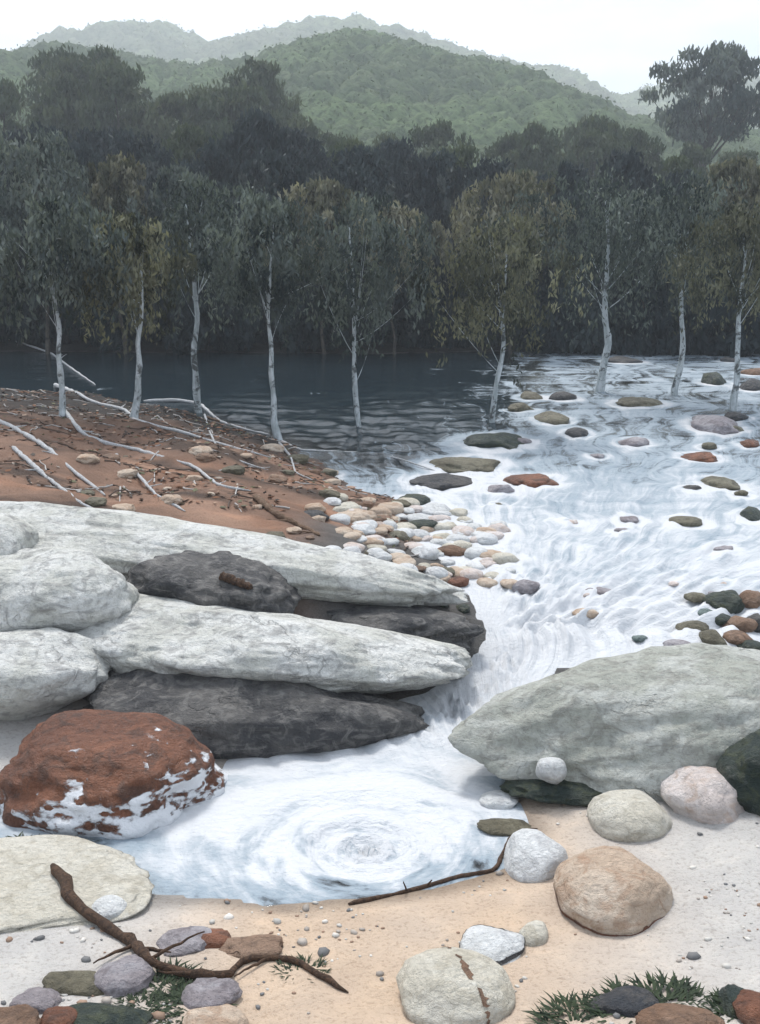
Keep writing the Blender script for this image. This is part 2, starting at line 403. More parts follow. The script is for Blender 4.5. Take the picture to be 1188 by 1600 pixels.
def hill(name, woodname, pts, Y0, Yfoot, xlim, nx, ny, c1, c2, seed, tree_r, nleaf, leaf):
    rg = np.random.default_rng(seed); R = ridge_fn(pts, Y0)
    def H(x, y):
        t = np.clip((y-Yfoot)/(Y0-Yfoot), 0, 1.6); base = 2.5
        prof = np.where(t <= 1, .25*t+.75*sstep(-.15, 1, t), np.cos((t-1)*math.pi/1.6)*.7+.3)
        P = np.stack([x, y, x*0], -1).reshape(-1, 3)
        lump = fbm(P/(Y0*.14), 3).reshape(np.shape(x))
        return base + (R(x)-tree_r*1.3-base)*np.clip(prof, -.2, 1) + lump*Y0*.018*np.sin(np.clip(t, 0, 1)*math.pi)
    gx, gy = rg.random(400), rg.random(400)
    def canopy(x, y):                                       # nearest-crown domes on a jittered lattice
        cell = tree_r*1.5; ix, iy = np.floor(x/cell).astype(int), np.floor(y/cell).astype(int); best = np.full(x.shape, -1.0); tint = np.zeros(x.shape)
        for a in (-1, 0, 1):
            for c in (-1, 0, 1):
                h = _perm[(_perm[(ix+a) & 255]+(iy+c)) & 255]; h2 = _perm[h+91]
                cx, cy = (ix+a+h/255)*cell, (iy+c+h2/255)*cell; rr = tree_r*(.6+.6*_perm[h2+17]/255)
                v = rr*(1-((x-cx)**2+(y-cy)**2)/(rr*rr)*.8); g = v > best; tint = np.where(g, _perm[h+33]/255, tint); best = np.maximum(best, v)
        return np.clip(best, -.3*tree_r, None), tint
    xs = np.linspace(-xlim, xlim, nx); ys = np.linspace(Yfoot, Y0*1.06, ny)
    X, Y = np.meshgrid(xs, ys); cz, tint = canopy(X, Y)
    P = np.stack([X, Y, X*0], -1).reshape(-1, 3)
    Z = H(X, Y) + cz*.9 + tree_r*.35*fbm(P/tree_r*2.2, 3, .6).reshape(X.shape)
    V = np.stack([X, Y, Z], -1).reshape(-1, 3); I = np.arange(V.shape[0]).reshape(X.shape)
    F = np.stack([I[:-1, :-1], I[:-1, 1:], I[1:, 1:], I[1:, :-1]], -1).reshape(-1, 4)
    me = mesh_np(name, V, F); attr_f(me, 'tint', tint.ravel())
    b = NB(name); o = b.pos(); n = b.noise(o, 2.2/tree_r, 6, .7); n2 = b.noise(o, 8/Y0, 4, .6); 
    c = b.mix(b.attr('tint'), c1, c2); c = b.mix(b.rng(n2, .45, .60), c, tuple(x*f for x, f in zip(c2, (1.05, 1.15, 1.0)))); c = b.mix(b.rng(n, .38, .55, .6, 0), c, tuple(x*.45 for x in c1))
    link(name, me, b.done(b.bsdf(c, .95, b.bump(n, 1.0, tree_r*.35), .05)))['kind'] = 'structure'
    k = rg.integers(0, len(V), nleaf); k[:nleaf//3] = rg.choice(np.where(np.abs(V[:, 1]-Y0) < (Y0-Yfoot)*.07)[0], nleaf//3)
    C = V[k] + rg.normal(size=(nleaf, 3))*tree_r*np.array([.2, .2, .09])
    LV, LF = leaf_cards(C, np.full(nleaf, leaf), rg, 1.0)
    me = mesh_np(woodname, LV, LF, False); attr_f(me, 'tint', np.repeat(np.clip(tint.ravel()[k]+rg.normal(0, .1, nleaf), 0, 1), 4))
    tag(link(woodname, me, leaf_mat(woodname, c1, c2, .2)), kind='stuff')
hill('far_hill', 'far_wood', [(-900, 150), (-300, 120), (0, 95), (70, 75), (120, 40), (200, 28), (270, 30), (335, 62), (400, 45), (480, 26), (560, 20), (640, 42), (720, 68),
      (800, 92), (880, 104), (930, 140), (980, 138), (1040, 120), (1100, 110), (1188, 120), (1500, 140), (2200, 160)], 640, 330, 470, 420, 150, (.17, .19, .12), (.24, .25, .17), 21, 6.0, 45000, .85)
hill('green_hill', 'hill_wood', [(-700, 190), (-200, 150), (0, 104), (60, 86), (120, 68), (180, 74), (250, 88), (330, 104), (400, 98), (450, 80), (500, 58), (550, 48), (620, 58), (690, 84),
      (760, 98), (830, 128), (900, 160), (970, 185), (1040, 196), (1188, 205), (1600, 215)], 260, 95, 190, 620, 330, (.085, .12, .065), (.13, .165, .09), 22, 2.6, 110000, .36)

# ------------------------------------------------------------------ trees
def tube(path, rad, seg=8):
    path = np.asarray(path, float); rad = np.asarray(rad, float); n = len(path)
    T = np.gradient(path, axis=0); T /= np.linalg.norm(T, axis=1)[:, None]+1e-9
    up = np.array([0.31, .95, .05]); A = np.cross(T, up); A /= np.linalg.norm(A, axis=1)[:, None]+1e-9; B = np.cross(T, A)
    a = np.linspace(0, 2*math.pi, seg, endpoint=False)
    V = path[:, None] + rad[:, None, None]*(np.cos(a)[None, :, None]*A[:, None] + np.sin(a)[None, :, None]*B[:, None])
    V = V.reshape(-1, 3); F = []
    for i in range(n-1):
        for j in range(seg):
            k = (j+1) % seg; F.append((i*seg+j, i*seg+k, (i+1)*seg+k, (i+1)*seg+j))
    return V, np.array(F)
def merge(parts):
    Vs, Fs, o = [], [], 0
    for V, F in parts: Vs.append(V); Fs.append(F+o); o += len(V)
    return np.concatenate(Vs), np.concatenate(Fs)

def bark_mat(name, c1, c2, dark):
    b = NB(name); o = b.coord('Object')
    n = b.noise(b.mapv(o, (1, 1, .30)), 9, 5, .7); k = b.noise(b.mapv(o, (1, 1, 1.0)), 3.2, 6, .7, .5)
    c = b.mix(b.rng(n, .4, .62), c1, c2); c = b.mix(b.rng(k, .50, .60, 0, .9), c, dark)
    return b.done(b.bsdf(c, .8, b.bump(n, .8, .03), .2))
BARK_PALE = bark_mat('pale_bark', (.34, .38, .39), (.54, .58, .60), (.055, .06, .058))
BARK_DARK = bark_mat('dark_bark', (.028, .026, .026), (.05, .046, .044), (.015, .015, .015))
BARK_OLD = bark_mat('old_bark', (.05, .045, .04), (.085, .075, .06), (.02, .02, .018))
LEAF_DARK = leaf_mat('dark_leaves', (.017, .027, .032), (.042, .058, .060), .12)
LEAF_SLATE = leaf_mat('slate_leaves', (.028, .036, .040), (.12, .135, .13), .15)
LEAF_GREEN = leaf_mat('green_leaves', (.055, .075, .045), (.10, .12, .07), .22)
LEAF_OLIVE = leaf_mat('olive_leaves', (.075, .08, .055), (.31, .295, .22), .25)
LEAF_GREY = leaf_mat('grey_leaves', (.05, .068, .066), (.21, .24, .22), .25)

def crown_mesh(name, rg, h0, h1, r, nclump, per, leaf, hang=.0, lean=0.0):
    """leaves gathered in clumps through an uneven volume between heights h0 and h1"""
    ang = rg.uniform(0, 2*math.pi, nclump); t = rg.beta(1.25, 1.15, nclump)
    prof = np.sin(np.clip(t*.86+.12, 0, 1)*math.pi)**.7
    rr = r*prof*np.sqrt(rg.uniform(.05, 1, nclump))*(1+.28*np.sin(ang*3+rg.uniform(0, 6))+.15*np.sin(ang*5+2))
    C = np.stack([np.cos(ang)*rr + lean*t, np.sin(ang)*rr, h0+t*(h1-h0)], -1)
    cs = r*rg.uniform(.16, .32, nclump)
    d = rg.normal(size=(nclump, per, 3)); d *= (rg.random((nclump, per, 1))**.5)/np.linalg.norm(d, axis=2)[..., None]
    d[..., 2] *= .62
    if hang > 1: cs *= .55; d[..., 2] -= rg.random((nclump, per))**1.2*hang*3.4*rg.uniform(.15, 1.3, (nclump, 1))
    elif hang: d[..., 2] -= np.abs(rg.normal(size=(nclump, per)))*hang*(np.abs(d[..., 0])+.3)
    P = (C[:, None] + d*cs[:, None, None]).reshape(-1, 3)
    tint = np.clip(np.repeat(rg.normal(.45, .36, nclump), per) + rg.normal(0, .12, nclump*per), 0, 1)
    V, F = leaf_cards(P, np.full(len(P), leaf), rg, 1.5 if hang else 1.1, 1.2 if hang else 0)
    me = mesh_np(name, V, F, False); attr_f(me, 'tint', np.repeat(tint, 4))
    return me, C
def trunk_mesh(name, rg, h, r0, C, nlimb, wob=.05, root=True, limbk=.5):
    n = 26; t = np.linspace(0, 1, n)
    px = np.cumsum(rg.normal(0, wob, n))*h/8; py = np.cumsum(rg.normal(0, wob, n))*h/8
    px -= px[0]; py -= py[0]; k = np.array([.25, .5, .25])
    for _ in range(2):
        px[1:-1] = np.convolve(px, k, 'valid'); py[1:-1] = np.convolve(py, k, 'valid')
    path = np.stack([px, py, t*h-.25], -1); rad = r0*(1-.82*t)+r0*.75*np.exp(-t*22)*(1 if root else 0)
    rad = rad*(1+.07*rg.normal(size=n))
    parts = [tube(path, rad, 12)]
    idx = rg.choice(len(C), min(nlimb, len(C)), replace=False)
    for i in idx:
        e = C[i]; s = np.clip((e[2]/h)*rg.uniform(.55, .85), .2, .93); a = np.array([np.interp(s, t, path[:, j]) for j in range(3)])
        if a[2] > e[2]: a[2] = max(.3, e[2]-.4)
        q = np.linspace(0, 1, 7)[:, None]; mid = (a+e)/2 + np.array([0, 0, -.12*np.linalg.norm(e-a)])+rg.normal(0, .06, 3)
        pa = (1-q)**2*a + 2*q*(1-q)*mid + q*q*e
        rb = min(np.interp(s, t, rad)*.42, r0*limbk); parts.append(tube(pa, np.linspace(rb, rb*.18, 7), 6))
    V, F = merge(parts); return mesh_np(name, V, F)

def make_tree(seed, h, r, h0, leafmat, barkmat, trunk_r, nclump=70, per=90, leaf=.12, hang=0., limbs=18, lean=0., limbk=.5, wob=.05):
    rg = np.random.default_rng(seed)
    cme, C = crown_mesh('crown', rg, h0, h, r, nclump, per, leaf, hang, lean); cme.materials.append(leafmat)
    tme = trunk_mesh('trunk', rg, h*.93, trunk_r, C, limbs, wob, True, limbk); tme.materials.append(barkmat)
    return cme, tme
def place_tree(name, protos, loc, scale, rz, label, group=None, cat='tree'):
    e = bpy.data.objects.new(name, None); COL.objects.link(e); e.location = loc; e.rotation_euler = (0, 0, rz); e.scale = (scale[0], scale[0], scale[1])
    for nm, me in (('crown', protos[0]), ('trunk', protos[1])):
        o = bpy.data.objects.new(nm, me); COL.objects.link(o); o.parent = e
    return tag(e, label, cat, group)
def land(x, y): return float(land_z(np.array([x]), np.array([y]))[0])
def at_depth(px, py, Y):
    d = ray(px, py); t = Y/d[1]; return Vector((t*d[0], Y, CAM_H+t*d[2]))

# dark wood behind the pale trunks
rw = random.Random(5)
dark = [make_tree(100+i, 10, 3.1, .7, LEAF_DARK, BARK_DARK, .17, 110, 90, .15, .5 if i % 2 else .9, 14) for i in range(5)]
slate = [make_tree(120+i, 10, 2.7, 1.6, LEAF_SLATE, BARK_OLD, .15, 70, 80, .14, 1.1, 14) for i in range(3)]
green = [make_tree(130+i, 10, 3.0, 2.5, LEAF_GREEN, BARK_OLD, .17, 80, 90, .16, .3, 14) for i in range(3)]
green_px = [(-300, 130), (0, 118), (60, 100), (150, 88), (220, 120), (300, 140), (350, 130), (400, 105), (460, 160), (560, 200), (700, 190), (900, 190), (1000, 195), (1188, 230), (1500, 220)]
top_px = [(-300, 160), (0, 170), (60, 160), (110, 165), (160, 160), (220, 165), (300, 170), (400, 145), (460, 165), (560, 195), (650, 190), (720, 195), (800, 215), (900, 220), (960, 205), (1050, 215), (1188, 240), (1500, 220)]
def top_at(px): return float(np.interp(px, [p[0] for p in top_px], [p[1] for p in top_px]))
rows = [(41.5, 27, 150, 80), (46, 24, 85, 35), (52, 24, 42, 25), (59, 20, 30, 18), (84, 22, 0, 14)]
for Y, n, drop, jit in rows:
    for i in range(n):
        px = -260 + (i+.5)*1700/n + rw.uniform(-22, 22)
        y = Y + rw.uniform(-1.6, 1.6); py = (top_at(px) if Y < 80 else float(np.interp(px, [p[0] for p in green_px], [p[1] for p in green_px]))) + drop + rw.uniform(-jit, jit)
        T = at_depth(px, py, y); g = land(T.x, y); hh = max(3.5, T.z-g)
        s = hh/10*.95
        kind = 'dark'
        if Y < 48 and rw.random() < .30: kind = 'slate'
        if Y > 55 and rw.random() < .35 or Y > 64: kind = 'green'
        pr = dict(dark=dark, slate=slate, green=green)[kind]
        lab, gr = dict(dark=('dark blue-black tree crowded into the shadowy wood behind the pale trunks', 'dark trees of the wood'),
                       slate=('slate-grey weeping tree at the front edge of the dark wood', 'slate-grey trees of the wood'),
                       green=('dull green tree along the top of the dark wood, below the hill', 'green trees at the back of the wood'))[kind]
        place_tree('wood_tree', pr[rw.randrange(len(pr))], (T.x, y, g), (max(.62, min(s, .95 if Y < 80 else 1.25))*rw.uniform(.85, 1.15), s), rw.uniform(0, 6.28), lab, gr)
# dark undergrowth filling the foot of the wood
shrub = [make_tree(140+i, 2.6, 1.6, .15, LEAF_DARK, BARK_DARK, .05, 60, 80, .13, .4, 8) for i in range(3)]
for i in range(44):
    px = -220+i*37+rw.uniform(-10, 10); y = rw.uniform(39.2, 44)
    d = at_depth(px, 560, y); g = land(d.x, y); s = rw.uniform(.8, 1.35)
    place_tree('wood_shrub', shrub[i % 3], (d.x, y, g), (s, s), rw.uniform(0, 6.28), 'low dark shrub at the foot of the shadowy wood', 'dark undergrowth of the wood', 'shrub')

# lighter crowns standing out of the wood
lights = [  # px centre, top py, width px, Y, leaf kind, hang, label
    (805, 268, 150, 38.9, 'olive', 1.1, 'rounded beige-olive tree standing out in front of the dark wood, widest pale crown'),
    (505, 282, 120, 38.9, 'olive', 1.1, 'grey-beige drooping tree with a mottled crown in the dark wood'),
    (620, 318, 100, 38.9, 'olive', 1.1, 'small yellowish tree in front of the wood beside the rounded beige tree'),
    (60, 205, 190, 38.9, 'grey', 1.1, 'pale misty grey-green tree high at the end of the wood over the earth bank'),
    (180, 235, 90, 38.9, 'olive', 1.1, 'narrow yellow-olive hanging tree beside the misty grey tree'),
    (270, 262, 110, 38.9, 'grey', 1.1, 'grey-blue weeping tree between the yellow-olive tree and the wood'),
    (1010, 300, 150, 38.9, 'grey', 1.1, 'broad grey-green weeping tree in front of the wood near the stony shallows'),
    (1160, 250, 130, 38.9, 'olive', 1.1, 'tawny olive tree below the tall round-headed tree'),
    (165, 80, 105, 95.0, 'green', .2, 'mid-green round bushy tree on the skyline above the wood'),
    (405, 98, 90, 95.0, 'green', .3, 'small green skyline tree in the dip beside the green hill'),
    (95, 80, 130, 98.0, 'green', .2, 'brownish green skyline tree rising above the misty grey tree'),
    (930, 190, 120, 92.0, 'green', .3, 'dull green tree on the shoulder below the hill'),
]
mats = dict(olive=LEAF_OLIVE, grey=LEAF_GREY, green=LEAF_GREEN)
for i, (px, py, w, Y, kind, hang, lab) in enumerate(lights):
    T = at_depth(px, py, Y); g = land(T.x, Y); h = T.z-g; wid = w/FP*Y/2
    pr = make_tree(200+i, h, wid*1.25, h*(.60 if Y < 60 else .5), mats[kind], BARK_OLD, .011*h, 110, 60, .085 if Y < 60 else .19, hang, 14)
    place_tree('tree', pr, (T.x, Y, g), (1, 1), rw.uniform(0, 6.28), lab)
# tall round-headed tree on the right-hand shoulder
T = at_depth(1115, 72, 105); g = land(T.x, 105)
pr = make_tree(240, T.z-g, 5.2, (T.z-g)*.56, LEAF_GREY, BARK_OLD, .5, 70, 130, .22, .25, 40, .6)
place_tree('round_headed_tree', pr, (T.x, 105, g), (1, 1), .6, 'tall round-headed tree with bare dark limbs showing, alone against the sky')

# pale-barked trees at the water's edge
front = [  # trunk px at base, base py, trunk width px, top py of crown, crown width px, kind, lean m, label
    (98, 650, 14, 300, 120, 'grey', .2, 'faint grey-barked tree on the earth bank, farthest from the open water'),
    (210, 655, 15, 330, 110, 'olive', -.15, 'pale slender tree on the bank with an olive hanging crown'),
    (318, 645, 17, 270, 120, 'grey', .1, 'pale tree on the bank with a blotched broad trunk'),
    (436, 688, 14, 300, 110, 'grey', -.1, 'whitest slim leaning trunk where the earth bank meets dark water'),
    (563, 668, 15, 300, 110, 'grey', .15, 'slim blue-white trunk standing at the edge of the dark water'),
    (770, 660, 15, 330, 120, 'olive', .25, 'pale tree with a mossy upper trunk beside the dark reach'),
    (932, 612, 18, 270, 150, 'grey', -.1, 'thickest pale trunk among the stones of the shallows'),
    (1062, 618, 14, 270, 130, 'grey', .1, 'grey-white tree rising beside the dark round rocks in the shallows'),
    (1148, 640, 15, 320, 110, 'olive', -.2, 'thin pale tree past the dark round rocks in the shallows'),
]
fmats = dict(olive=leaf_mat('bank_leaves', (.035, .042, .034), (.22, .22, .15), .25), grey=leaf_mat('bank_leaves_grey', (.028, .040, .042), (.17, .20, .185), .25))
for i, (px, py, tw, tp, cw, kind, lean, lab) in enumerate(front):
    G = ground(px, py); D = G.y; T = at_depth(px, tp, D); zg = land(G.x, G.y); h = T.z-zg
    pr = make_tree(300+i, h, cw/FP*D/2*1.9, h*.60, fmats[kind], BARK_PALE, tw/FP*D/2*.8, 120, 46, .045, 1.5, 9, lean, .11, .06)
    place_tree('pale_trunk_tree', pr, (G.x, G.y, zg), (1, 1), rw.uniform(-.3, .3), lab)

# ------------------------------------------------------------------ rocks
def rock_mesh(seed, sub, dims, p=2.4, facets=6, rough=.10, taper=0., point=0., strata=0., undercut=0.):
    rg = np.random.default_rng(seed); D, F = ico(sub); D = D.copy()
    r = (np.abs(D)**p).sum(1)**(-1/p)
    off = rg.uniform(-50, 50, 3)
    for _ in range(facets):
        nrm = rg.normal(size=3); nrm /= np.linalg.norm(nrm); c = rg.uniform(.78, .98)
        q = D@nrm; lim = np.where(q > .05, c/np.maximum(q, .05), 9); r = -np.log(np.exp(-14*r)+np.exp(-14*lim))/14
    r = r*(1+rough*1.6*fbm(D*1.3+off, 3) + rough*.55*fbm(D*4.1+off, 4) + rough*.16*fbm(D*14+off, 3))
    V = D*r[:, None]
    if strata: V += D*np.array([1, 1, .2])*(strata*np.sin(V[:, 2]*17+3*fbm(D*2+off, 2)))[:, None]
    V = V*np.array(dims)
    if undercut: V[:, :2] *= (1-undercut*sstep(.15, -.9, V[:, 2]/dims[2]))[:, None]
    x = V[:, 0]/dims[0]
    V[:, 2] *= 1+taper*x
    V[:, 1] *= 1-point*np.clip(x, -1, 1)*.6
    return mesh_np('rock', V, F)
def put(name, me, mat, loc, rot, label, cat='rock', group=None):
    o = link(name, me, mat, None, loc); o.rotation_euler = rot
    return tag(o, label, cat, group)
NSEED = [1000]; BEDDED = []
def rock(label, x0, y0, x1, y1, mat, k=.7, embed=.3, yaw=0., roll=0., sub=None, name='boulder', cat='rock', group=None, depth=1.0, dome=False, **kw):
    """a stone about as wide and tall as it shows: size from its outline and distance, bedded in the ground where it stands"""
    NSEED[0] += 1
    cx, cy = (x0+x1)/2, (y0+y1)/2; g = ground(cx, min(cy+(y1-y0)*.18, 1650)); D = math.hypot(g.y, CAM_H-g.z); th = math.atan2(CAM_H-g.z, g.y)
    hx = (x1-x0)/2*D/FP; e = (y1-y0)/2*D/FP
    hz = e/math.sqrt(math.cos(th)**2+(math.sin(th)/k)**2); hy = hz/k*depth
    G = ground(cx, cy, hz*embed); z = G.z + hz*embed
    if dome:                                                # widest at the ground, only the upper half standing out
        for _ in range(3):
            g = ground(cx, y1-(y1-y0)*.3); D = math.hypot(g.y, CAM_H-g.z); th = math.atan2(CAM_H-g.z, g.y)
            hy = (y1-y0)*D/FP/(math.sqrt((k*math.cos(th))**2+math.sin(th)**2)+math.sin(th)); hz = k*hy; hx = (x1-x0)/2*D/FP
            G = ground(cx, y1-hy*math.sin(th)*FP/D); z = G.z
        hy *= depth
    if sub is None: sub = 3 if (x1-x0) < 55 else 4 if (x1-x0) < 150 else 5 if (x1-x0) < 330 else 6
    me = rock_mesh(NSEED[0], sub, (hx, hy, hz), **kw)
    BEDDED.append((G.x, G.y, hx, hy, yaw))
    return put(name, me, mat, (G.x, G.y, z), (0, roll, yaw), label, cat, group)

def ledge(label, p0, p1, hd, hz, mat, lift=0., roll=0., name='boulder', sub=6, **kw):
    NSEED[0] += 1
    a, b = ground(*p0), ground(*p1); c = (a+b)/2; L_ = (b-a).length/2; yaw = math.atan2(b.y-a.y, b.x-a.x)
    me = rock_mesh(NSEED[0], sub, (L_, hd, hz), **kw)
    return put(name, me, mat, (c.x, c.y, c.z+lift), (0, roll, yaw), label, 'rock')

# great boulders on the left of the chute
ledge('long pale ledge sloping down from the earth bank to the chute', (-260, 792), (755, 978), .74, .46, PALE, .02, .115, undercut=.35, p=2.5, facets=6, rough=.15, taper=-.1, point=.3, strata=.012)
rock('pale round boulder half hidden behind the ledge, at the edge of the earth bank', -120, 800, 62, 930, PALE, .8, .4, p=2.2)
rock('rounded pale boulder with chalky top between the ledge and the long slab', -110, 855, 222, 1030, PALE, .75, .4, undercut=.4, p=2.3, rough=.10)
rock('long pale slab boulder pointing into the chute', 110, 935, 735, 1100, PALE, .42, .50, .03, .12, undercut=.4, p=2.4, facets=6, rough=.14, taper=-.2, point=.45, depth=.9)
rock('pale heaped boulder overhanging the rusty boulder', -140, 985, 175, 1135, PALE, .7, .5, undercut=.45, p=2.3, rough=.13)
rock('shade under the long pale slab, modelled as a black-grey rock shelf', 70, 1035, 660, 1180, SHADE_AND_RING, .6, 0, .06, .05, sub=5, p=2.4, facets=7, rough=.18, taper=-.1, point=.3, dome=True)  # dark shape added to stand in for the slab's shaded underside
rock('shade in the cleft between ledge and slab, modelled as a dark wedge of rock', 180, 868, 490, 962, SHADE_AND_RING, .5, 0, -.25, .08, rough=.2, facets=6, p=2.3, dome=True)  # dark form added where the recess holds only shade
rock('shade below the ledge tip at the chute, modelled as a dark broken rock', 480, 945, 748, 1002, SHADE_AND_RING, .5, 0, -.12, .05, rough=.2, facets=6, p=2.3, dome=True)  # shade of the ledge tip's undercut, put in as dark rock
rock('small dark stone at the tip of the long slab', 685, 1028, 732, 1062, DARK, .6, .2, name='stone')
RB = rock('rust-red rounded boulder splashed with foam at its foot', 5, 1106, 372, 1296, RUST, .60, 0, .05, .06, sub=6, p=2.2, facets=5, rough=.12, strata=.006, dome=True)
# great boulder on the right
rock('broad grey-green boulder sloping down to the chute, biggest of the near bank', 712, 1016, 1500, 1226, GREYG, .70, 0, .24, 0, p=2.4, facets=6, rough=.12, taper=.1, point=-.25, sub=6, dome=True)
rock('mossy dark rock behind the pink-white stone', 1130, 1150, 1300, 1290, DKGREEN, .8, .3, rough=.15)
rock('dark mossy ledge under the broad grey-green boulder', 790, 1195, 1100, 1262, DKGREEN, .4, .1, rough=.16, facets=9)
rock('broad pale flat rock under the upper end of the driftwood', -330, 1310, 215, 1500, CREAM, .07, 0, .25, 0, sub=5, p=2.4, facets=7, rough=.13, dome=True)
def foam_mat():
    b = NB('splash_foam'); n = b.noise(b.mapv(b.pos(), (1, 1, 2.2)), 13, 6, .7)
    fo = b.bsdf((.66, .67, .69), .6, b.bump(b.noise(b.pos(), 26, 5, .65), .7, .03), .3); tr = b.n('BsdfTransparent'); mx = b.n('MixShader')
    b.l(b.rng(b.math('ADD', b.attr('cover'), n), .62, .95), mx.inputs[0]); b.l(tr.outputs[0], mx.inputs[1]); b.l(fo, mx.inputs[2]); return b.done(mx.outputs[0])
FOAM = foam_mat()
def band(boulder, sel, width, mat, seed, name):            # a mineral band standing a little proud of a stone
    me = boulder.data; n = len(me.vertices); V = np.zeros(n*3, np.float32); me.vertices.foreach_get('co', V); V = V.reshape(-1, 3)
    N = np.zeros(n*3, np.float32); me.vertex_normals.foreach_get('vector', N); N = N.reshape(-1, 3)
    F = np.zeros(len(me.polygons)*3, np.int32); me.loops.foreach_get('vertex_index', F); F = F.reshape(-1, 3)
    u = V/np.abs(V).max(0); m = width*(1+.8*fbm(u*2.5+seed, 3)) - np.abs(sel(u)+.10*fbm(u*1.8+seed, 3))
    F = F[(m[F] > 0).all(1)]; used, inv = np.unique(F, return_inverse=True)
    link(name, mesh_np(name, V[used]+N[used]*.003, inv.reshape(-1, 3)), mat, boulder)
def splash(boulder, sel, seed):                             # foam clinging to a boulder, a thin skin standing off its surface
    me = boulder.data; n = len(me.vertices); V = np.zeros(n*3, np.float32); me.vertices.foreach_get('co', V); V = V.reshape(-1, 3)
    N = np.zeros(n*3, np.float32); me.vertex_normals.foreach_get('vector', N); N = N.reshape(-1, 3)
    F = np.zeros(len(me.polygons)*3, np.int32); me.loops.foreach_get('vertex_index', F); F = F.reshape(-1, 3)
    d = np.abs(V).max(0); u = V/d; m = sel(u) + 2.0*fbm(V*np.array([2.4, 2.4, 8.0])+seed, 6, .7)
    k = (m[F] > -.25).all(1); F = F[k]; used, inv = np.unique(F, return_inverse=True)
    W_ = V[used] + N[used]*(.003+.008*np.clip(m[used], 0, .6))[:, None]
    fm = mesh_np('foam', W_, inv.reshape(-1, 3)); attr_f(fm, 'cover', np.clip((m[used]+.25)*1.1, 0, .6)); link('foam', fm, FOAM, boulder)
splash(RB, lambda u: np.minimum(-.02+.5*u[:, 0], .25) - 1.0*np.clip(u[:, 2]-.25, -.3, 1) - .6*np.clip(u[:, 1]+.2, 0, 1), 3)

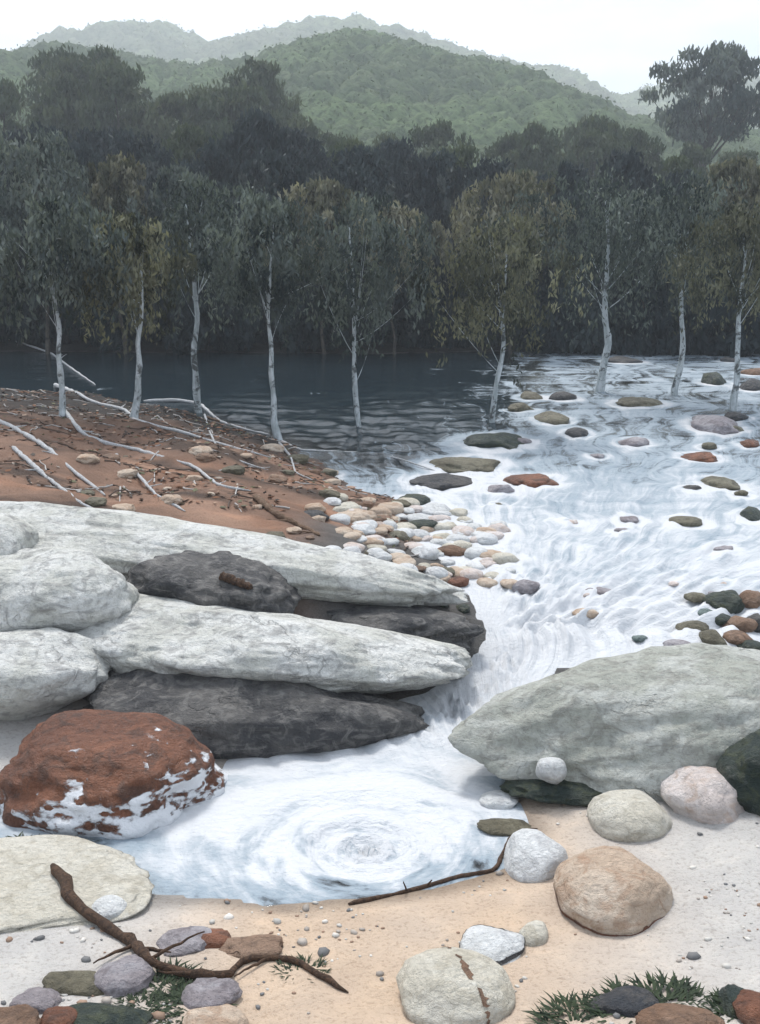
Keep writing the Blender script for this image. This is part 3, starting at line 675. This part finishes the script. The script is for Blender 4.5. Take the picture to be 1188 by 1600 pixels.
stones = [
 # label, x0,y0,x1,y1, material, k
 ('large pink-white stone on the sand beside the mossy rock', 1040, 1195, 1176, 1306, PINKW, .8),
 ('cream rounded stone between the pink-white stone and the white oval stone', 925, 1232, 1045, 1320, CREAM, .7),
 ('smooth white oval stone at the pool edge', 784, 1300, 886, 1385, WHITE, .75),
 ('largest tan round stone on the sand with a rusty rim', 874, 1328, 1046, 1464, WARM, .7),
 ('low grey ring-marked stone lying on the tan sand', 722, 1448, 818, 1512, WHITE, .5),
 ('small cream pebble stone next to the ring-marked stone', 812, 1440, 855, 1482, CREAM, .7),
 ('big pale stone with a reddish vein at the front of the sand', 628, 1492, 796, 1612, CREAM, .75),
 ('small white stone beside the driftwood branch', 138, 1402, 194, 1448, WHITE, .7),
 ('reddish-brown oval stone at the edge of the tan sand', 304, 1452, 358, 1486, RUST, .6),
 ('pink flat stone between the reddish oval and the driftwood', 345, 1462, 440, 1500, BROWN, .4),
 ('slate-blue flat stone beside the reddish oval stone', 250, 1452, 330, 1496, MAUVE, .4),
 ('mauve-grey stone under the middle of the driftwood', 150, 1500, 235, 1556, MAUVE, .6),
 ('blue-grey stone in front of the driftwood bend', 285, 1532, 372, 1584, MAUVE, .6),
 ('flat brown stone in front of the broad pale flat rock', 70, 1520, 178, 1556, OLIVE, .5),
 ('lilac-grey stone at the front of the bank near the flat brown stone', 20, 1548, 90, 1590, MAUVE, .6),
 ('dark wine-brown stone at the very front corner', -30, 1572, 60, 1625, BROWN, .6),
 ('rust brown stone beside the lilac-grey stone', 65, 1572, 118, 1612, RUST, .6),
 ('dark green wet stone in front of the mauve-grey stone', 100, 1570, 230, 1620, DKGREEN, .6),
 ('yellow-brown stone between the dark green plants and the big pale stone', 290, 1572, 385, 1618, WARM, .6),
 ('dark rock by the green plants in front of the grey silt', 930, 1545, 1030, 1592, DARK, .6),
 ('dark green rock at the front beside the orange-brown stone', 1125, 1545, 1180, 1600, DKGREEN, .8),
 ('orange-brown stone in the front corner of the grey silt', 1155, 1552, 1235, 1625, RUST, .8),
 ('brown flat stone at the front before the grey silt', 1000, 1575, 1130, 1625, BROWN, .5),
 ('dark brown stone under the pool lip beside the white oval stone', 748, 1278, 830, 1306, OLIVE, .4),
 ('pale wet stone in the foam above the pool lip', 750, 1236, 812, 1266, WHITE, .5),
 # cobbles below the right-hand bank upstream of the broad boulder
 ('largest black-green cobble of the heap upstream of the broad boulder', 1102, 924, 1164, 963, DKGREEN, .8),
 ('flat brown cobble beside the largest black-green cobble', 1068, 926, 1108, 941, OLIVE, .6),
 ('round red-brown cobble behind the heap upstream of the broad boulder', 1155, 922, 1198, 955, BROWN, .8),
 ('teal-green small cobble of the heap', 1084, 950, 1117, 966, TEAL, .6),
 ('dark round cobble between the teal-green and pinkish cobbles', 1110, 958, 1142, 977, DKGREEN, .7),
 ('pinkish-brown cobble in the middle of the heap', 1132, 962, 1186, 990, BROWN, .7),
 ('olive tilted cobble at the waterside end of the heap', 1054, 970, 1108, 991, OLIVE, .6),
 ('black cobble behind the pinkish-brown cobble', 1165, 958, 1196, 989, DARK, .8),
 ('olive-brown round cobble against the broad boulder', 1090, 984, 1136, 1018, OLIVE, .8),
 ('grey-brown flat cobble lowest of the heap', 1034, 998, 1086, 1020, MAUVE, .6),
 ('tawny cobble next to the olive-brown round cobble', 1128, 986, 1176, 1014, BROWN, .7),
 ('dark olive cobble wedged on top of the broad boulder edge', 1150, 1000, 1200, 1026, DKGREEN, .7),
 ('small teal stone alone in the foam upstream of the broad boulder', 988, 992, 1012, 1004, TEAL, .6),
 ('dark green rock in the far shallows, alone in white water', 1150, 792, 1200, 828, DKGREEN, .8),
 # slabs and rocks in the shallows
 ('low dark slab at the far edge of the shallows', 938, 556, 1010, 578, DARK, .5),
 ('black round rock in the far shallows', 1090, 578, 1144, 626, DKGREEN, .9),
 ('second black rock beside a brown rock in the far shallows', 1150, 592, 1204, 630, DARK, .9),
 ('brown rock behind the black rocks of the far shallows', 1152, 574, 1200, 598, BROWN, .7),
 ('long brown slab lying in the shallows', 950, 620, 1042, 646, OLIVE, .5),
 ('dark grey slab next to the thickest pale trunk', 852, 612, 906, 636, DARK, .6),
 ('dark olive slab at the corner of the dark reach', 806, 612, 852, 634, OLIVE, .6),
 ('sandy grey slab in the middle of the shallows', 832, 642, 894, 676, OLIVE, .6),
 ('dark slate slab in front of the sandy grey slab', 878, 668, 924, 690, DARK, .6),
 ('grey-brown broad slab downstream of the black rocks', 1068, 648, 1166, 690, MAUVE, .5),
 ('thin grey slab in the shallows', 962, 682, 1018, 704, MAUVE, .5),
 ('rusty slab in the shallows', 1058, 706, 1128, 726, RUST, .5),
 ('small rusty rock near the thin pale tree', 1150, 686, 1190, 706, RUST, .6),
 ('olive-grey slab below the rusty slab', 1088, 744, 1158, 770, OLIVE, .5),
 ('dark mossy slab at the end of the dark reach', 706, 676, 836, 712, DKGREEN, .4),
 ('dark brown slab downstream of the dark mossy slab', 660, 712, 800, 744, OLIVE, .4),
 ('rusty brown slab beside the dark brown slab', 782, 738, 876, 766, RUST, .4),
 ('dark umber slab at the foot of the earth bank', 628, 740, 752, 770, DARK, .4),
 ('mossy green rock where the pale cobbles begin', 600, 812, 686, 838, DKGREEN, .6),
 ('green slab just upstream of the pale cobbles', 618, 772, 684, 794, DKGREEN, .5),
 ('grey olive slab in the white water of the shallows', 1042, 806, 1106, 826, OLIVE, .5),
 ('grey flat stone awash in the rapids', 798, 906, 842, 928, MAUVE, .6),
 ('tan stone awash in the rapids above the broad boulder', 894, 950, 934, 966, WARM, .6),
 # stones of the bank foot
 ('mossy dark rock at the top of the long pale ledge', 222, 812, 282, 846, DKGREEN, .7),
 ('rust stone between the mossy dark rock and the ledge', 270, 822, 336, 850, RUST, .6),
 ('pale flat stone lying behind the ledge', 376, 840, 452, 862, CREAM, .5),
 ('dark stone on the earth bank above the ledge', 458, 796, 514, 820, DARK, .7),
 ('pink-brown stone next to the dark stone on the earth bank', 506, 796, 590, 822, WARM, .5),
 ('dark brown stone behind the ledge near the pale cobbles', 448, 848, 500, 874, BROWN, .7),
 ('small green cobble near the ledge tip', 678, 934, 704, 952, DKGREEN, .7),
 ('second small green cobble nearest the ledge tip', 712, 942, 734, 962, DKGREEN, .8),
 ('orange stone among the pale cobbles', 690, 900, 734, 920, RUST, .6),
 ('golden brown stone among the pale cobbles', 682, 850, 730, 872, BROWN, .6),
 ('mossy brown stone at the upstream end of the pale cobbles', 602, 828, 640, 852, OLIVE, .6),
]
for (lab, x0, y0, x1, y1, m, k) in stones:
    w = x1-x0; BANDED = {'largest tan': 5, 'low grey ring': 5, 'big pale stone with': 5}; sub = next((v for q, v in BANDED.items() if lab.startswith(q)), None)
    if 556 <= y0 < 830 and x0 > 600 and y1 < 830: x0 += w*.08; x1 -= w*.08; k *= .8
    st = rock(lab, x0, y0, x1, y1, m, k*(.72 if y0 > 1200 else .8), .16 if y0 > 1200 else .02 if y0 > 830 else -.18, random.uniform(-.3, .3)*(.3 if w > 120 else 1), random.uniform(-.08, .08),
         sub=sub, name='stone' if w < 110 else 'boulder', cat='stone', rough=.07 if y0 > 1200 and m in (WHITE, PINKW, CREAM, WARM) else .16, facets=5 if y0 > 1200 else 8, p=2.3)
    if lab.startswith('largest tan'): band(st, lambda u: u[:, 2]+.12, .11, RUST, 4, 'rusty_rim')
    if lab.startswith('low grey ring'): band(st, lambda u: u[:, 2]-.22, .13, SHADE_AND_RING, 5, 'dark_ring')
    if lab.startswith('big pale stone with'): band(st, lambda u: u[:, 0]*.9+u[:, 1]*.35-.12, .065, BROWN, 6, 'reddish_vein')
for (cx, cy, w) in [(654, 838, 38), (664, 866, 46), (636, 891, 38), (681, 897, 40), (588, 866, 34), (603, 901, 26), (714, 846, 40), (745, 866, 40), (691, 823, 30),
                    (760, 843, 36), (560, 895, 30), (520, 861, 30), (575, 905, 30), (740, 826, 30), (622, 866, 24), (700, 880, 24), (780, 822, 30)]:
    rock('pale cobble of the wet scatter between the earth bank and the rapids', cx-w/2, cy-w*.3, cx+w/2, cy+w*.3, WHITE, .6, .15, random.uniform(-.5, .5), 0, 3, 'cobble', 'cobble', 'pale cobbles at the earth bank', rough=.06, facets=3, p=2.2)
def pale_fan():
    rg = random.Random(12)
    for i in range(110):
        u, v = rg.random(), rg.random(); x = 500+u*270+v*50; y = 770+u*35+v*112+rg.uniform(-6, 6); w = rg.uniform(20, 46)
        rock('pale cobble of the wet scatter between the earth bank and the rapids', x-w/2, y-w*.26, x+w/2, y+w*.26, rg.choice([WHITE, WHITE, CREAM, PINKW, WARM]), rg.uniform(.35, .6), .05, rg.uniform(-.5, .5), 0, 3, 'cobble', 'cobble', 'pale cobbles at the earth bank', rough=.12, facets=6, p=2.4)
pale_fan()
# loose cobbles of the shallows, told apart only by where they lie
kinds = [(OLIVE, 'small olive-brown cobble awash in the shallows', 'olive cobbles in the shallows'),
         (DARK, 'small blackish cobble awash in the shallows', 'black cobbles in the shallows'),
         (PINKW, 'small pinkish cobble awash in the shallows', 'pink cobbles in the shallows'),
         (MAUVE, 'small grey cobble awash in the shallows', 'grey cobbles in the shallows')]
def scatter(n, poly, wr, kinds_, seed, lift=.12, sub=3):
    rg = random.Random(seed); xs = [p[0] for p in poly]; ys = [p[1] for p in poly]; c = 0
    while c < n:
        x, y = rg.uniform(min(xs), max(xs)), rg.uniform(min(ys), max(ys))
        ins = False
        for (ax, ay), (bx, by) in zip(poly, poly[1:]+poly[:1]):
            if (ay > y) != (by > y) and x < (bx-ax)*(y-ay)/(by-ay)+ax: ins = not ins
        if not ins: continue
        c += 1; w = rg.uniform(*wr); m, lab, gr = rg.choice(kinds_)
        rock(lab, x-w/2, y-w*.24, x+w/2, y+w*.24, m, rg.uniform(.35, .8), lift, rg.uniform(-.6, .6), rg.uniform(-.12, .12), 4 if w > 30 else sub, 'cobble', 'cobble', gr, rough=.17, facets=8, p=2.6)
scatter(12, [(700, 720), (860, 580), (1190, 560), (1190, 800), (900, 800), (780, 800)], (18, 46), kinds[:2]+kinds[3:], 3, 0.02)
scatter(10, [(800, 800), (1190, 800), (1190, 910), (1000, 960), (850, 930)], (14, 34), kinds[2:], 4, -.1)
bank_kinds = [(BROWN, 'small brown stone bedded in the earth bank', 'brown stones of the earth bank'), (OLIVE, 'small olive stone bedded in the earth bank', 'olive stones of the earth bank'),
              (WARM, 'small tan stone bedded in the earth bank', 'tan stones of the earth bank')]
scatter(60, [(120, 700), (430, 700), (660, 800), (700, 900), (560, 890), (330, 830), (120, 780)], (12, 40), bank_kinds, 6)

# small white stone lodged on the mossy ledge at the foot of the broad boulder
bpy.context.view_layer.update()
_h = S.ray_cast(bpy.context.evaluated_depsgraph_get(), Vector((0, 0, CAM_H)), Vector(ray(860, 1213)).normalized())
_r = 23/FP*(_h[1]-Vector((0, 0, CAM_H))).length
put('stone', rock_mesh(4321, 4, (_r, _r*.9, _r*.88), p=2.2, facets=3, rough=.06), WHITE, tuple(_h[1]+Vector((0, -.35*_r, .62*_r))), (0, .1, .2), 'small round white stone against the foot of the broad grey-green boulder', 'stone')

# white water breaking round the stones that stand in the river
def collars():
    me = bpy.data.objects['river'].data; n = len(me.vertices); V = np.zeros(n*3, np.float32); me.vertices.foreach_get('co', V); V = V.reshape(-1, 3)
    f = np.zeros(n, np.float32); me.attributes['foam'].data.foreach_get('value', f); sk = on_level(745, 1000)
    for (x, y, hx, hy, yaw) in BEDDED:
        if y < 9 or hx > 1.5: continue
        c = np.where((np.abs(V[:, 0]-x) < hx*3+.8) & (np.abs(V[:, 1]-y) < hy*3+2.2))[0]
        if not len(c): continue
        dx, dy = V[c, 0]-x, V[c, 1]-y; d = np.array([sk[0]-x, sk[1]-y]); d /= np.linalg.norm(d)+1e-6
        q = np.hypot(dx/(hx+.08), dy/(hy+.08)); al = dx*d[0]+dy*d[1]; ac = np.abs(dx*d[1]-dy*d[0])
        f[c] += .40*np.exp(-((q-1.0)/.30)**2) + .35*np.exp(-(ac/(.5*hx))**2)*sstep(.2*hx, hx, al)*np.exp(-np.clip(al-hx, 0, 9)/(1.6*hx+.15))
    me.attributes['foam'].data.foreach_set('value', np.clip(f, 0, 1.15))
collars()

# ------------------------------------------------------------------ wood on the ground: driftwood, roots
def wood_mat(name, c1, c2):
    b = NB(name); o = b.pos(); n = b.noise(b.mapv(o, (6, 6, 6)), 4, 6, .7, 1.5)
    return b.done(b.bsdf(b.mix(b.rng(n, .35, .65), c1, c2), .75, b.bump(n, .9, .03), .25))
WOOD_D = wood_mat('wet_wood', (.035, .020, .013), (.11, .062, .036))
WOOD_P = wood_mat('bleached_wood', (.36, .36, .36), (.58, .59, .60))
WOOD_B = wood_mat('brown_root', (.10, .058, .035), (.20, .13, .085))
def smooth_path(P, n=40):
    P = np.array(P, float); d = np.concatenate([[0], np.cumsum(np.linalg.norm(np.diff(P, axis=0), axis=1))])
    s = np.linspace(0, d[-1], n); Q = np.stack([np.interp(s, d, P[:, j]) for j in range(3)], -1)
    for _ in range(2):
        Q[1:-1] = .25*Q[:-2]+.5*Q[1:-1]+.25*Q[2:]
    return Q
def stick(name, pts, r0, r1, mat, label, cat='branch', lift=.5, twigs=0, seed=0, group=None, knob=.12, drape=False):
    rg = np.random.default_rng(900+seed)
    P = []
    for p in pts:
        g = ground(*p)
        if drape:
            hit = S.ray_cast(DG, Vector((0, 0, CAM_H)), Vector(ray(*p)).normalized())
            if hit[0] and (hit[1]-g).length < 1.2: g = hit[1]
        P.append(list(g))
    Q = smooth_path(P); n = len(Q); base = Q[0].copy(); Q = Q-base
    rad = np.linspace(r0, r1, n)*(1+knob*rg.normal(size=n)); Q[:, 2] += rad*lift; Q[:, :2] += rg.normal(0, r0*.12, (n, 2))
    rad[0] *= .5; rad[-1] *= .4
    o = link(name, mesh_np(name, *tube(Q, rad, 10)), mat, None, tuple(base))
    tag(o, label, cat, group)
    for t in range(twigs):
        i = rg.integers(n//5, n-3); a = Q[i]; d = rg.normal(size=3)*np.array([1, 1, .3]); d[2] = abs(d[2])*.6+.05; d /= np.linalg.norm(d)
        L_ = r0*rg.uniform(4, 9); q = np.linspace(0, 1, 8)[:, None]; pa = a + d*q*L_ + rg.normal(0, .1*L_/8, (8, 3)).cumsum(0)
        link('twig', mesh_np('twig', *tube(pa, np.linspace(rad[i]*.55, .004, 8), 6)), mat, o)
    return o
bpy.context.view_layer.update(); DG = bpy.context.evaluated_depsgraph_get()
stick('driftwood_branch', [(82, 1358), (112, 1392), (98, 1400), (138, 1432), (172, 1458), (212, 1478), (226, 1502), (270, 1522), (330, 1530), (362, 1528), (374, 1502), (420, 1498), (470, 1504), (492, 1525), (545, 1552)],
      .040, .016, WOOD_D, 'dark crooked driftwood branch winding over the pale foreground stones', 'driftwood', .7, 5, 1, drape=True)
stick('root', [(545, 1414), (600, 1402), (660, 1388), (720, 1370), (775, 1362), (786, 1335), (800, 1306), (840, 1296)], .016, .014, WOOD_D, 'thin brown root running along the sandy pool edge to the white oval stone', 'root', .4, 2, 2)
stick('fallen_stick', [(345, 905), (392, 922)], .045, .03, WOOD_D, 'short dark stick lying on the long pale ledge', 'stick', .8, 0, 3, drape=True)
roots = [([(-60, 636), (0, 660), (40, 680), (75, 702), (112, 735), (165, 775)], .045, 'long bleached root sweeping down the open end of the earth bank to the ledge'),
         ([(85, 602), (120, 615), (150, 632), (195, 640), (212, 660), (270, 672), (330, 690), (380, 705), (425, 716)], .045, 'longest bleached root, passing the foot of the pale slender tree'),
         ([(225, 628), (280, 626), (312, 632), (345, 660), (385, 672), (422, 680)], .042, 'bleached root curving past the blotched broad trunk'),
         ([(-40, 522), (20, 532), (80, 552), (112, 576), (150, 602)], .04, 'pale fallen branch lying in the dark water behind the earth bank'),
         ([(98, 640), (130, 680), (165, 695), (210, 702), (245, 715), (300, 727), (345, 762), (392, 768)], .040, 'bleached root winding from the faint grey tree over the middle of the bank'),
         ([(180, 712), (215, 742), (245, 775), (290, 800)], .030, 'thin bleached root low on the earth bank above the ledge'),
         ([(440, 690), (470, 704), (560, 708), (620, 716), (680, 736)], .025, 'bleached branch lying along the waterline below the slim trunks'),
         ([(436, 692), (455, 715), (462, 740), (492, 752)], .025, 'short bleached root below the whitest slim trunk'),
         ([(20, 700), (70, 745), (130, 790), (180, 812)], .035, 'bleached root lying along the back of the long pale ledge'),
         ([(320, 648), (326, 672), (340, 700), (372, 722), (420, 735)], .025, 'bleached root running down from the blotched broad trunk')]
for i, (pts, r, lab) in enumerate(roots):
    stick('bleached_branch', pts, r, r*.45, WOOD_P, lab, 'branch', .5, 2, 20+i)
for i, (pts, r, lab) in enumerate([([(400, 780), (430, 805), (470, 825), (500, 838)], .05, 'brown root on the earth bank above the ledge'),
                                   ([(440, 862), (490, 880), (540, 898), (590, 906)], .05, 'rust-brown root along the back of the ledge'),
                                   ([(320, 652), (360, 664), (380, 668)], .03, 'orange-brown root by the blotched trunk')]):
    stick('brown_root', pts, r, r*.5, WOOD_B, lab, 'root', .5, 2, 40+i)

# ------------------------------------------------------------------ plants at the front edge
def blade_plant(name, px, py, n, hgt, spread, mat, label, seed, group=None):
    rg = np.random.default_rng(seed); G = ground(px, py); Vs, Fs, T = [], [], []
    for i in range(n):
        a = rg.uniform(0, 6.28); ro = spread*.5*math.sqrt(rg.random()); p = np.array([math.cos(a)*ro, math.sin(a)*ro, -.01]); a2 = a+rg.normal(0, .6)
        h = hgt*.42*rg.uniform(.4, 1.1); out = spread*rg.uniform(.08, .3); w = hgt*rg.uniform(.05, .10)
        q = np.linspace(0, 1, 5); c = p + np.stack([math.cos(a2)*out*q**1.5, math.sin(a2)*out*q**1.5, h*(q-.35*q**3)], -1)
        s = np.array([-math.sin(a2), math.cos(a2), 0]); ww = w*np.array([.5, 1, .95, .6, .05]); o = len(Vs)*10
        Vs.append(np.concatenate([c-s*ww[:, None], c+s*ww[:, None]])); Fs += [(o+k, o+k+1, o+6+k, o+5+k) for k in range(4)]
        T += [rg.random()]*10
    me = mesh_np('leaves', np.concatenate(Vs), np.array(Fs)); attr_f(me, 'tint', T)
    o = link(name, me, mat, None, tuple(G)); return tag(o, label, 'plant', group)
PL = leaf_mat('low_plants', (.016, .028, .016), (.05, .072, .035), .2)
for i, (px, py, n, h, s, lab) in enumerate([
    (258, 1545, 70, .12, .34, 'dark green leafy tuft beneath the driftwood bend'), (300, 1572, 60, .11, .32, 'dark green leafy tuft beside the yellow-brown stone'),
    (225, 1580, 40, .10, .26, 'dark green tuft by the dark green wet stone'), (985, 1585, 60, .13, .36, 'dark leafy tuft behind the brown flat stone'),
    (1045, 1572, 60, .13, .36, 'mid-green leafy tuft on the grey silt'), (905, 1600, 50, .12, .34, 'dark leafy tuft nearest the big pale stone'),
    (1180, 1215, 60, .30, .40, 'grassy tuft on the mossy dark rock behind the pink-white stone'), (470, 1520, 40, .08, .24, 'dark tuft at the broken end of the driftwood'),
    (1012, 1222, 50, .12, .3, 'mossy tuft between the broad boulder and the cream stone'), (1150, 1590, 40, .12, .28, 'dark tuft beside the orange-brown stone'),
    (30, 1330, 40, .14, .3, 'dark tuft at the foot of the rust-red boulder')]):
    blade_plant('leafy_tuft', px, py, n*5, h*.8, s*1.2, PL, lab, 700+i)

# fallen leaves and twigs over the earth bank and the wood's floor
def litter():
    rg = np.random.default_rng(55); n = 26000
    X = rg.uniform(-17, 1.5, n); Y = rg.uniform(13, 37, n); sd = shore_sd(X, Y); Z = land_z(X, Y, sd)
    cl = fbm(np.stack([X*.6, Y*1.1, X*0], -1)+8, 3); ok = (sd > .06) & (cl > -.12) & (np.abs(X) < Y*.42); X, Y, Z = X[ok], Y[ok], Z[ok]; n = len(X)
    V, F = leaf_cards(np.stack([X, Y, Z+.012], -1)*np.array([1, 1, 0]), np.full(n, .06), rg, 1.0)
    V[:, 2] = V[:, 2]*.3; V[:, 2] += np.repeat(Z+.015, 4)
    pal = np.array([[.20, .09, .045], [.11, .065, .04], [.30, .20, .14], [.05, .038, .03], [.38, .33, .28], [.10, .10, .05]])
    C = pal[rg.choice(6, n, p=[.25, .25, .14, .2, .06, .1])]*rg.uniform(.7, 1.2, (n, 1))
    parts = [(V, F)]; cols = [np.repeat(C, 4, 0)]
    for i in rg.choice(n, 420, replace=False):
        a = rg.uniform(0, 6.28); L_ = rg.uniform(.15, .6); q = np.linspace(-.5, .5, 5); x = X[i]+q*L_*math.cos(a); y = Y[i]+q*L_*math.sin(a)
        z = land_z(x, y)+.012; tv, tf = tube(np.stack([x, y, z], -1)+rg.normal(0, .008, (5, 3)), np.linspace(.012, .005, 5), 5)
        parts.append((tv, tf)); cols.append(np.repeat((np.array([.42, .40, .38]) if rg.random() < .4 else np.array([.09, .06, .045]))[None], len(tv), 0))
    me = mesh_np('leaf_litter', *merge(parts), False); attr_c(me, 'leaf', np.concatenate(cols))
    b = NB('leaf_litter'); tag(link('leaf_litter', me, b.done(b.bsdf(b.attr('leaf', 'Color'), .75))), kind='stuff')
litter()
# pebbles and grit strewn over the beach
def pebbles():
    rg = np.random.default_rng(77); D, F = ico(1); Vs, Fs, Cs, o = [], [], [], 0
    X = rg.uniform(-3.2, 3.4, 2600); Y = rg.uniform(4.2, 8.6, 2600); sd = shore_sd(X, Y); Z = land_z(X, Y, sd)
    cl = fbm(np.stack([X, Y, X*0], -1)*1.1+4, 3)
    cols = np.array([[.5, .48, .44], [.36, .32, .28], [.30, .20, .14], [.60, .57, .52], [.16, .16, .16]])
    for i in range(2600):
        if sd[i] < .04 or (cl[i] < .06 and rg.random() > .07): continue
        s = .011*rg.uniform(.6, 1)*(1+3*rg.random()**5); v = D*(1+.16*rg.normal(size=(len(D), 1)))*np.array([s*rg.uniform(.9, 1.5), s, s*.6])
        a = rg.uniform(0, 6.28); R = np.array([[math.cos(a), -math.sin(a), 0], [math.sin(a), math.cos(a), 0], [0, 0, 1]])
        Vs.append(v@R.T+np.array([X[i], Y[i], Z[i]+s*.2])); Fs.append(F+o); o += len(D)
        Cs.append(np.repeat(cols[rg.integers(5)][None]*rg.uniform(.8, 1.15), len(D), 0))
    me = mesh_np('pebbles', np.concatenate(Vs), np.concatenate(Fs)); attr_c(me, 'stone', np.concatenate(Cs))
    b = NB('pebbles'); tag(link('pebbles', me, b.done(b.bsdf(b.attr('stone', 'Color'), .7))), kind='stuff')
pebbles()

# ------------------------------------------------------------------ haze
def haze():
    x0, x1, y0, y1, z0, z1 = -780, 780, -45, 900, -2.5, 205
    V = [(x, y, z) for x in (x0, x1) for y in (y0, y1) for z in (z0, z1)]
    F = [(0, 1, 3, 2), (4, 6, 7, 5), (0, 4, 5, 1), (2, 3, 7, 6), (0, 2, 6, 4), (1, 5, 7, 3)]
    me = mesh_np('haze', V, F, False); m = bpy.data.materials.new('haze_air'); m.use_nodes = True; t = m.node_tree; t.nodes.clear()
    out = t.nodes.new('ShaderNodeOutputMaterial'); v = t.nodes.new('ShaderNodeVolumePrincipled')
    v.inputs['Color'].default_value = (.86, .93, 1, 1); v.inputs['Density'].default_value = .00105; v.inputs['Anisotropy'].default_value = .2
    t.links.new(v.outputs[0], out.inputs['Volume']); tag(link('haze', me, m), kind='stuff')
haze()
